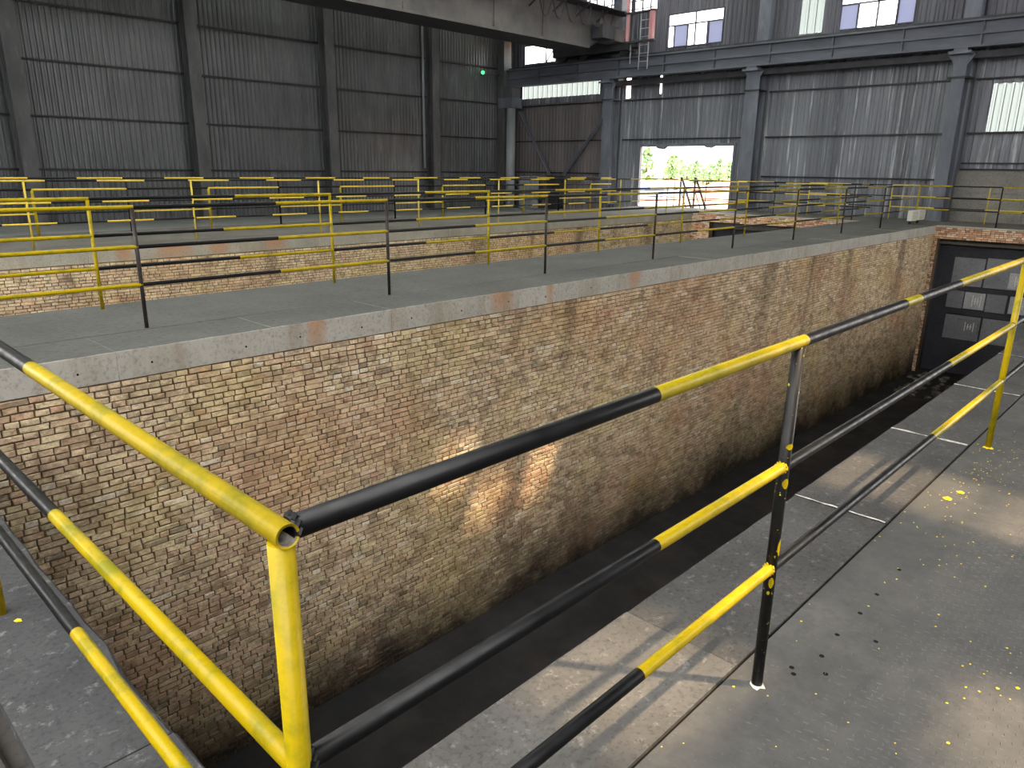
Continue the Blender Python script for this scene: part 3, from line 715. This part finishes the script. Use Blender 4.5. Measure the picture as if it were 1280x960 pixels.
# rails along y
rail(nr, 'middle_rail', (BXX, AY, .80), (BXX, 6.3, .80), R*.95, (2.07, 3.15, 4.6), (0, 2, 0, 2), YB)
rail(nr, 'bottom_rail', (BXX, AY, .45), (BXX, 6.3, .45), R*.95, (2.06, 3.15, 4.6), (0, 2, 0, 2), YB)
m = MB(); a = (BXX, AY-.021, 1.2); b = (BXX, 6.3, 1.2)
m.tube(a, b, R, 20, [(2.05-a[1])/(6.3-a[1]), (3.2-a[1])/(6.3-a[1])], [0, 2, 0], caps=False)
o_ = len(m.v); m.tube(a, (BXX, AY+.3, 1.2), R*.80, 20, caps=False, mats=(1,))
n = 20; m.f += [(k, (k+1) % n, o_+(k+1) % n, o_+k) for k in range(n)]; m.mi += [0]*n
tr = m.build('top_rail', [YELLOW, PIPE_IN, BLACK], nr, smooth=True)
m = MB(); m.tube((BXX, AY, -.004), (BXX, AY, 1.185), R*1.04, 16); m.build('post', YELLOW, nr, smooth=True)
post(nr, 2.135, AY, 0, 1.19, .0185, BLACK_C); post(nr, 5.33, AY, 0, 1.19, .0185, YELLOW); post(nr, 8.5, AY, 0, 1.19, .0185, BLACK); post(nr, 11.65, AY, 0, 1.2, .0185, YELLOW)
post(nr, BXX, 3.15, 0, 1.19, .0185, YELLOW); post(nr, BXX, 6.28, 0, 1.19, .0185, BLACK)
for z0, z1, a0, a1 in ((.865, .885, 3.5, 4.9), (.735, .77, 3.6, 4.9), (.50, .56, 4.2, 5.2), (.385, .425, 3.4, 4.3), (.36, .375, 3.3, 3.8)):
    m = MB(); n = 6; vs = []
    for k in range(n+1):
        a_ = a0+(a1-a0)*k/n; w_ = math.sin(math.pi*(k+.6)/(n+1.2)); zc = (z0+z1)/2; hh = (z1-z0)/2*w_
        vs += [(2.135+math.cos(a_)*.0192, AY+math.sin(a_)*.0192, zc-hh), (2.135+math.cos(a_)*.0192, AY+math.sin(a_)*.0192, zc+hh)]
    m.add(vs, [(2*k, 2*k+2, 2*k+3, 2*k+1) for k in range(n)]); m.build('paint_spot', YELLOW, nr)
# weld beads at the joints
rr = random.Random(5)
def weld(x, y, z, r, mat, nrm='x'):
    m = MB(); n = 10
    for k in range(n):
        a0 = 2*math.pi*k/n; q = r*rr.uniform(.9, 1.1)
        p = (x, y+math.cos(a0)*q, z+math.sin(a0)*q)
        for s in range(1):
            m.tube((p[0]-.004, p[1]-.003, p[2]-.003), (p[0]+.004, p[1]+.003, p[2]+.003), .004, 5)
    m.build('weld_bead', mat, nr)
weld(BXX+.0185, AY, 1.2, .0175, BLACK); weld(2.135-.017, AY, .805, .0165, YELLOW); weld(2.135-.017, AY, .452, .0165, YELLOW); weld(BXX+.0185, AY, .805, .0165, BLACK)
for (x, mt) in ((2.135, FILLER), (5.33, FLAKE)):
    m = MB(); n = 12; ring = []
    for k in range(n):
        a0 = 2*math.pi*k/n; q = .034*rr.uniform(.6, 1.1); ring.append((x+math.cos(a0)*q, AY+math.sin(a0)*q, .0012))
    top = [(x+math.cos(2*math.pi*k/n)*.0187, AY+math.sin(2*math.pi*k/n)*.0187, .008) for k in range(n)]
    m.add(ring+top, [(k, (k+1) % n, n+(k+1) % n, n+k) for k in range(n)]+[tuple(range(n, 2*n))]); m.build('foot_weld', mt, nr)

def straight_railing(name, label, axis, fixed, u0, u1, posts, zs, cutf, pmat, mats, r=.021, group='pit guard railings', pr=.021, first=0, ztop=None):
    """cutf(i) -> list of cut coordinates and colour indices per rail i"""
    P = (lambda u, z: (u, fixed, z)) if axis == 'x' else (lambda u, z: (fixed, u, z))
    e = tag(empty(name, P(posts[0], 0)), label, 'railing', group)
    for i, z in enumerate(zs):
        cuts, cols = cutf(i)
        rail(e, ('top_rail', 'middle_rail', 'bottom_rail')[i], P(u0, z), P(u1, z), r, cuts, cols, mats)
    for k, u in enumerate(posts):
        pm = pmat(k) if callable(pmat) else pmat
        post(e, P(u, 0)[0], P(u, 0)[1], 0, (ztop or zs[0])-.01, pr, pm)
    return e
def half(posts, first=0, frac=.5, ph=(0, 0, 0)):
    """black after each post, yellow in the second half of the bay"""
    def f(i):
        cuts = []; cols = [first]
        for k in range(len(posts)):
            sp = (posts[k+1]-posts[k]) if k+1 < len(posts) else 3.2
            cuts += [posts[k]+.01, posts[k]+sp*(frac+ph[i])]; cols += [2, 0]
        return cuts, cols
    return f
cp = [-.32, 2.89] + [2.885+3.2*k for k in range(1, 8)]
straight_railing('guard_railing', 'yellow and black pipe railing with dark posts along the walkway edge over the near pit', 'x', 8.15, -3.5, 27.9, cp, (1.25, .85, .46), half(cp, frac=.5), BROWNBLK, YB)
dp_ = [-.28, 2.92] + [2.92+3.22*k for k in range(1, 8)]
straight_railing('guard_railing', 'yellow and black pipe railing with yellow posts along the walkway edge over the second pit', 'x', 9.57, -3.5, 27.9, dp_, (1.28, .86, .48), half(dp_, frac=.55, ph=(0, -.06, 0)), YELLOW, YB)
ep = [4.12+3.25*k for k in range(-2, 8)]
def altern(start, step):
    def f(i):
        cuts = [start+.05*i+step*k for k in range(int(26/step))]; cols = [0 if k % 2 == 0 else 2 for k in range(len(cuts)+1)]
        return cuts, cols
    return f
YBP = [YELLOW_P, BLACK_C, BLACK]
straight_railing('guard_railing', 'pale yellow and black banded railing with slim posts on the far coping', 'x', 17.05, -2.4, 27.6, ep, (1.32, .90, .50), altern(4.49-.94*4, .94), YELLOW_P, YBP, r=.019, pr=.02)
# back railing with alternating tall black and short yellow posts
fr = tag(empty('guard_railing', (5.05, 20.3, 0)), 'banded railing on the back edge with short yellow and tall black posts', 'railing', 'pit guard railings')
cuts, cols = altern(5.0-1.03*3, 1.03)(0)
rail(fr, 'top_rail', (-1.2, 20.3, 1.31), (27.4, 20.3, 1.31), .021, cuts, [2-c for c in cols], YBP)
fp = [5.05+2.09*k for k in range(-2, 11)]
cuts = fp; cols = [0]+[(0 if (k % 2 == 0) else 2) for k in range(len(fp))]
rail(fr, 'middle_rail', (fp[0], 20.3, 1.05), (27.4, 20.3, 1.05), .026, cuts, cols, YBP)
rail(fr, 'bottom_rail', (fp[0], 20.3, .5), (27.4, 20.3, .5), .02, cuts, [2-c for c in cols], YBP)
for k, x in enumerate(fp):
    if k % 2 == 0: post(fr, x, 20.3, 0, 1.06, .032, YELLOW)
    else: post(fr, x, 20.3, 0, 1.31, .028, BLACK)
# end railing in front of the streaked wall
gp = [8.1, 5.66, 3.2, .8]
straight_railing('guard_railing', 'yellow and black railing across the pit end before the block wall', 'y', 28.55, -3, 8.1, gp, (1.27, .88, .50),
                 lambda i: ([2.2, 5.0, 5.66, 7.1], [0, 2, 0, 2, 0]), lambda k: (YELLOW, BLACK, YELLOW, BLACK)[k], YB)
gp2 = [6.35, 3.2, 0, 9.5, 12.6, 15.7, 18.8]
straight_railing('guard_railing', 'slim yellow and black railing on the deck under the streaked wall', 'y', 30.2, -3, 20.2, gp2, (1.25, .86, .48),
                 lambda i: ([1.6, 3.2, 5.0, 6.4, 8.0, 9.5, 11, 12.6, 14.1, 15.7, 17.2], [2, 0, 2, 0, 2, 0, 2, 0, 2, 0, 2, 0]), YELLOW_P, YBP, r=.018, pr=.018)
gp3 = [16.2, 13.2, 10.2]
straight_railing('guard_railing', 'pale railing across the end of the second pit', 'y', 28.45, 9.6, 17.0, gp3, (1.25, .86, .48),
                 lambda i: ([11.2, 12.8, 14.4, 15.9], [2, 0, 2, 0, 2]), BROWNBLK, YBP, r=.018, pr=.018)
# white control boxes hung on the walkway railing
for dx, l_ in ((0, 'white junction box hung low on the walkway railing end post'), (.82, 'cream junction box beside the white one on the railing')):
    bx_ = tag(empty('junction_box', (27.75+dx, 8.05, .12)), l_, 'box', 'junction boxes on the railing')
    part('case', bx_, WHITE, (27.75+dx, 28.35+dx, 7.98, 8.12, .12, .46)); part('lid', bx_, FILLER, (27.78+dx, 28.32+dx, 7.96, 7.98, .15, .43)); part('bracket', bx_, GIRT, (28.0+dx, 28.1+dx, 8.06, 8.14, 0, .3))

# steps outside the doorway
for y, l_ in ((18.98, 'dark steel stair handrail frame standing in the doorway, beside the pale blue side'), (18.24, 'dark steel stair handrail frame standing in the doorway, beside the reddish side')):
    sf = tag(empty('stair_frame', (31.0, y, 0)), l_, 'stair rail', 'stair frames in the doorway')
    m = MB(); m.bar((31.0, y, 0), (31.0, y, 1.36), .06, .06); m.build('upright', CRANE_D, sf)
    m = MB(); m.bar((31.0, y-.04, 1.34), (31.0, y-.64, 0), .07, .07); m.build('stringer', CRANE_D, sf)
    m = MB(); m.bar((31.0, y, .8), (31.0, y-.36, 0), .03, .03); m.build('strut', CRANE_D, sf)

# pale panel leaning at the far wall
lp = tag(empty('leaning_sheet', (30.9, 28.4, ZG)), 'pale ribbed sheet leaning on the dark wall near the corner', 'sheet')
for k in range(4):
    part('rib_strip', lp, PIPEGREY, (30.88+.0*k, 30.93, 27.75+.36*k, 28.07+.36*k, ZG, 1.25))

# ------------------------------------------------------------------ roof (out of frame, shades the hall) with openings cut to aim sun and fill light
def sun_hole(x0, x1, y0, y1, z, zr=11.0):
    t = (zr-z)/(-SUN_DIR.z); dx, dy = -SUN_DIR.x*t, -SUN_DIR.y*t
    return (x0+dx, x1+dx, y0+dy, y1+dy)
holes = [sun_hole(1.55, 2.25, .9, 1.5, 0), sun_hole(4.0, 4.62, .72, 1.5, 0), sun_hole(4.0, 4.62, -.4, .62, 0), sun_hole(2.2, 2.7, -.4, .34, 0)]  # roof openings placed so sun patches land on the near deck
def wall_hole(x0, x1, z0, z1, zr=11.0):
    zc = (z0+z1)/2; t = (zr-zc)/(-SUN_DIR.z); dx, dy = -SUN_DIR.x*t, -SUN_DIR.y*t; hy = (z1-z0)/2*SUN_DIR.y/(-SUN_DIR.z)
    return (x0+dx, x1+dx, IY0+dy-hy, IY0+dy+hy)
holes += [wall_hole(7.95, 8.6, -3.35, -2.45), wall_hole(6.1, 6.8, -2.75, -2.0), wall_hole(6.75, 7.5, -3.35, -2.8)]  # more openings, aimed to put sun patches on the pit wall
sky_slots = [(-3, 31, 11.0, 13.6), (-3, 31, 19.0, 21.6)]  # added roof slots, unseen, for fill light on the decks
open_strip = (-9.0, -1.5, -13.5, 7.0)  # added roof opening that lights the pit from the left
rects = holes+sky_slots+[open_strip]
wb = struct('wall_back', 'unseen sheet wall behind the near deck, opened for fill light')  # out of view; gap placed to let in fill light
corr(-9, 14, -.5, 11, -14, 'x', SHEET_L, wb); corr(14, 33, -.5, 5.5, -14, 'x', SHEET_L, wb)
wb = struct('wall_side', 'unseen sheet wall at the hall end, opened above for fill light')  # out of view; height set so fill light enters above
corr(-14, 32, -.5, 7.0, -9, 'y', SHEET_L, wb)
roof = struct('ceiling', 'unseen dark sheet roof of the hall with added skylight strips')
xs = sorted({-9.0, 33.0} | {v for h in rects for v in h[:2]}); ysr = sorted({-14.0, 32.0} | {v for h in rects for v in h[2:]})
m = MB()
for i in range(len(xs)-1):
    for j in range(len(ysr)-1):
        cx_, cy_ = (xs[i]+xs[i+1])/2, (ysr[j]+ysr[j+1])/2
        if any(h[0] < cx_ < h[1] and h[2] < cy_ < h[3] for h in rects): continue
        m.add([(xs[i], ysr[j], 11), (xs[i+1], ysr[j], 11), (xs[i+1], ysr[j+1], 11), (xs[i], ysr[j+1], 11)], [(0, 3, 2, 1)])
m.build('roof_sheet', ROOF, roof, kind='stuff')
for h in sky_slots: part('skylight', roof, FILL_SKYLIGHT, (h[0], h[1], h[2], h[3], 10.99, 11.0))  # added panes, out of view, passing fill light

# ------------------------------------------------------------------ outside
gr = struct('ground_outside', 'reddish bare ground outside the doorway')
part('soil', gr, SOIL, (XW+.2, 220, -120, 200, -1.4, -.35))
part('apron', gr, OUTER, (XW+.02, XW+3, 14, 24, -.34, -.06))
rr = random.Random(21)
def tree(x, y, h, w, label, conif):
    t = tag(empty('tree', (x, y, -.35)), label, 'tree', 'trees outside the doorway')
    m = MB(); m.tube((x, y, -.35), (x, y, h*.8), .16, 7, r_end=.04); m.build('trunk', BARK, t)
    m = MB()
    for k in range(260):
        u = rr.random(); z = h*(.12+.88*u); wr_ = w*((1-u)**.8+.06 if conif else math.sin(math.pi*min(1, u*.9+.08))**.6)
        a = rr.uniform(0, 6.28); q = wr_*math.sqrt(rr.random()); s = h*.07*rr.uniform(.6, 1.3)
        cx_, cy_ = x+math.cos(a)*q, y+math.sin(a)*q
        d1 = Vector((rr.uniform(-1, 1), rr.uniform(-1, 1), rr.uniform(-.5, 1))).normalized()*s; d2 = Vector((rr.uniform(-1, 1), rr.uniform(-1, 1), rr.uniform(-1, .6))).normalized()*s
        c0 = Vector((cx_, cy_, z)); m.add([c0-d1, c0+d2, c0+d1, c0-d2], [(0, 1, 2, 3)])
    m.build('foliage', LEAF, t, kind='stuff')
tl = [(63, 42.5, 6.2, 1.8, 1), (66, 41.6, 5.0, 1.5, 1), (64, 40.3, 4.6, 1.4, 1), (68, 41.0, 3.6, 1.7, 0), (67, 39.4, 4.0, 1.1, 1), (70, 39.6, 3.6, 1.5, 0), (69, 38.0, 4.4, 1.2, 1),
      (66.5, 35.6, 3.8, 1.3, 1), (93, 56.0, 4.3, 1.8, 0), (70, 35.3, 3.9, 1.2, 1), (76.5, 36.6, 3.2, 1.9, 0), (69, 33.6, 3.6, 1.3, 1), (72, 45, 5.2, 2.0, 0), (72, 33.0, 3.4, 1.7, 0), (73, 40.5, 3.4, 2.0, 0), (74, 37.8, 3.2, 2.0, 0)]
for x, y, h, w_, cf in tl:
    tree(x, y, h*.62, w_*.62, ('slim pointed green tree seen hazily through the doorway' if cf else 'low round green tree seen hazily through the doorway'), cf)
for k in range(14):
    tree(80+3.4*(k % 3), 38.2+.98*k, 2.3+.5*((k*7) % 5)/5, 1.35, 'low round green tree seen hazily through the doorway', 0)
bs = tag(empty('site_container', (44, 29.6, -.35)), 'pale blue site container parked outside the doorway', 'container')
part('body', bs, BLUE, (44, 47, 28.2, 31.0, -.25, .85)); part('roof', bs, WHITE, (43.95, 47.05, 28.15, 31.05, .85, .93)); part('base', bs, SALMON, (43.98, 47, 28.2, 31.0, -.35, -.25))
for k in range(5): part('rib', bs, BLUE, (43.96, 44, 28.4+.5*k, 28.5+.5*k, -.25, .85))
pk = tag(empty('soil_bank', (50, 26, -.35)), 'low reddish soil bank outside the doorway', 'soil bank')
m = MB(); n = 16; vs = []
for i in range(n+1):
    y = 22+15*i/n; hh = 1.0+.35*math.sin(i*1.3)
    vs += [(49, y, -.35), (50.5, y, hh*.7-.1), (52, y, hh*.8), (54, y, -.35)]
m.add(vs, [(4*i+k, 4*i+k+1, 4*i+k+5, 4*i+k+4) for i in range(n) for k in range(3)]); m.build('mound', SOILP, pk)

# ------------------------------------------------------------------ litter
rr = random.Random(9)
m = MB()
def fleck(x, y, s, z=.0025):
    n = 5; a0 = rr.uniform(0, 6); ring = [(x+math.cos(a0+6.283*k/n)*s*rr.uniform(.6, 1.3), y+math.sin(a0+6.283*k/n)*s*rr.uniform(.5, 1.2), z) for k in range(n)]
    m.add(ring+[(x, y, z+.002)], [(k, (k+1) % n, n) for k in range(n)])
for cx_, cy_, sx, sy, n in ((5.2, .80, .25, .10, 45), (4.75, .80, .25, .10, 60), (4.1, .72, .35, .10, 40), (3.6, .62, .5, .2, 25), (2.9, .2, .12, .10, 22), (2.6, .45, .6, .3, 25), (1.9, .75, .4, .12, 10), (1.75, .55, .1, .1, 5)):
    for _ in range(n): fleck(rr.gauss(cx_, sx), min(.94, rr.gauss(cy_, sy)), .0035*rr.uniform(.5, 1.7))
for x, y, s in ((1.62, .62, .012), (4.28, .83, .03), (4.42, .80, .022), (2.75, .22, .009), (2.7, .27, .008), (2.3, .32, .007), (BXX+.03, 3.05, .018)): fleck(x, y, s)
fl = m.build('paint_flecks', FLAKE, None, kind='stuff'); tag(fl, 'yellow paint flecks spattered on the tread plate', 'paint flecks')
# drilled holes in the plate
for x, y in ((2.62, .78), (2.83, .77), (3.02, .77), (2.45, .77), (2.31, .82), (2.36, .72), (2.68, .66), (2.28, .80), (3.3, .77)):
    mm = MB(); mm.tube((x, y, -.002), (x, y, .0012), .009, 10); mm.build('drill_hole', JOINT, near)
# rubble by the recess and floating scum
def stone(x, y, z, s, i):
    bm = bmesh.new(); bmesh.ops.create_icosphere(bm, subdivisions=1, radius=s)
    for v in bm.verts: v.co *= rr.uniform(.65, 1.2); v.co.z *= .6
    me = bpy.data.meshes.new('rubble_stone'); bm.to_mesh(me); bm.free(); me.materials.append(RUBBLE)
    o = bpy.data.objects.new('rubble_stone', me); COL.objects.link(o); o.location = (x, y, z)
    return tag(o, 'broken grey rubble stone on the sludge at the foot of the pit end', 'stone', 'rubble at the pit end')
laid = []
for i in range(400):
    s = rr.uniform(.08, .2); x, y = rr.uniform(24.6, 27.7), rr.uniform(5.4, 7.0)
    if len(laid) < 26 and all(math.hypot(x-a, y-b) > 1.25*(s+c_) for a, b, c_ in laid):
        laid.append((x, y, s)); stone(x, y, PZ+s*.3, s, i)
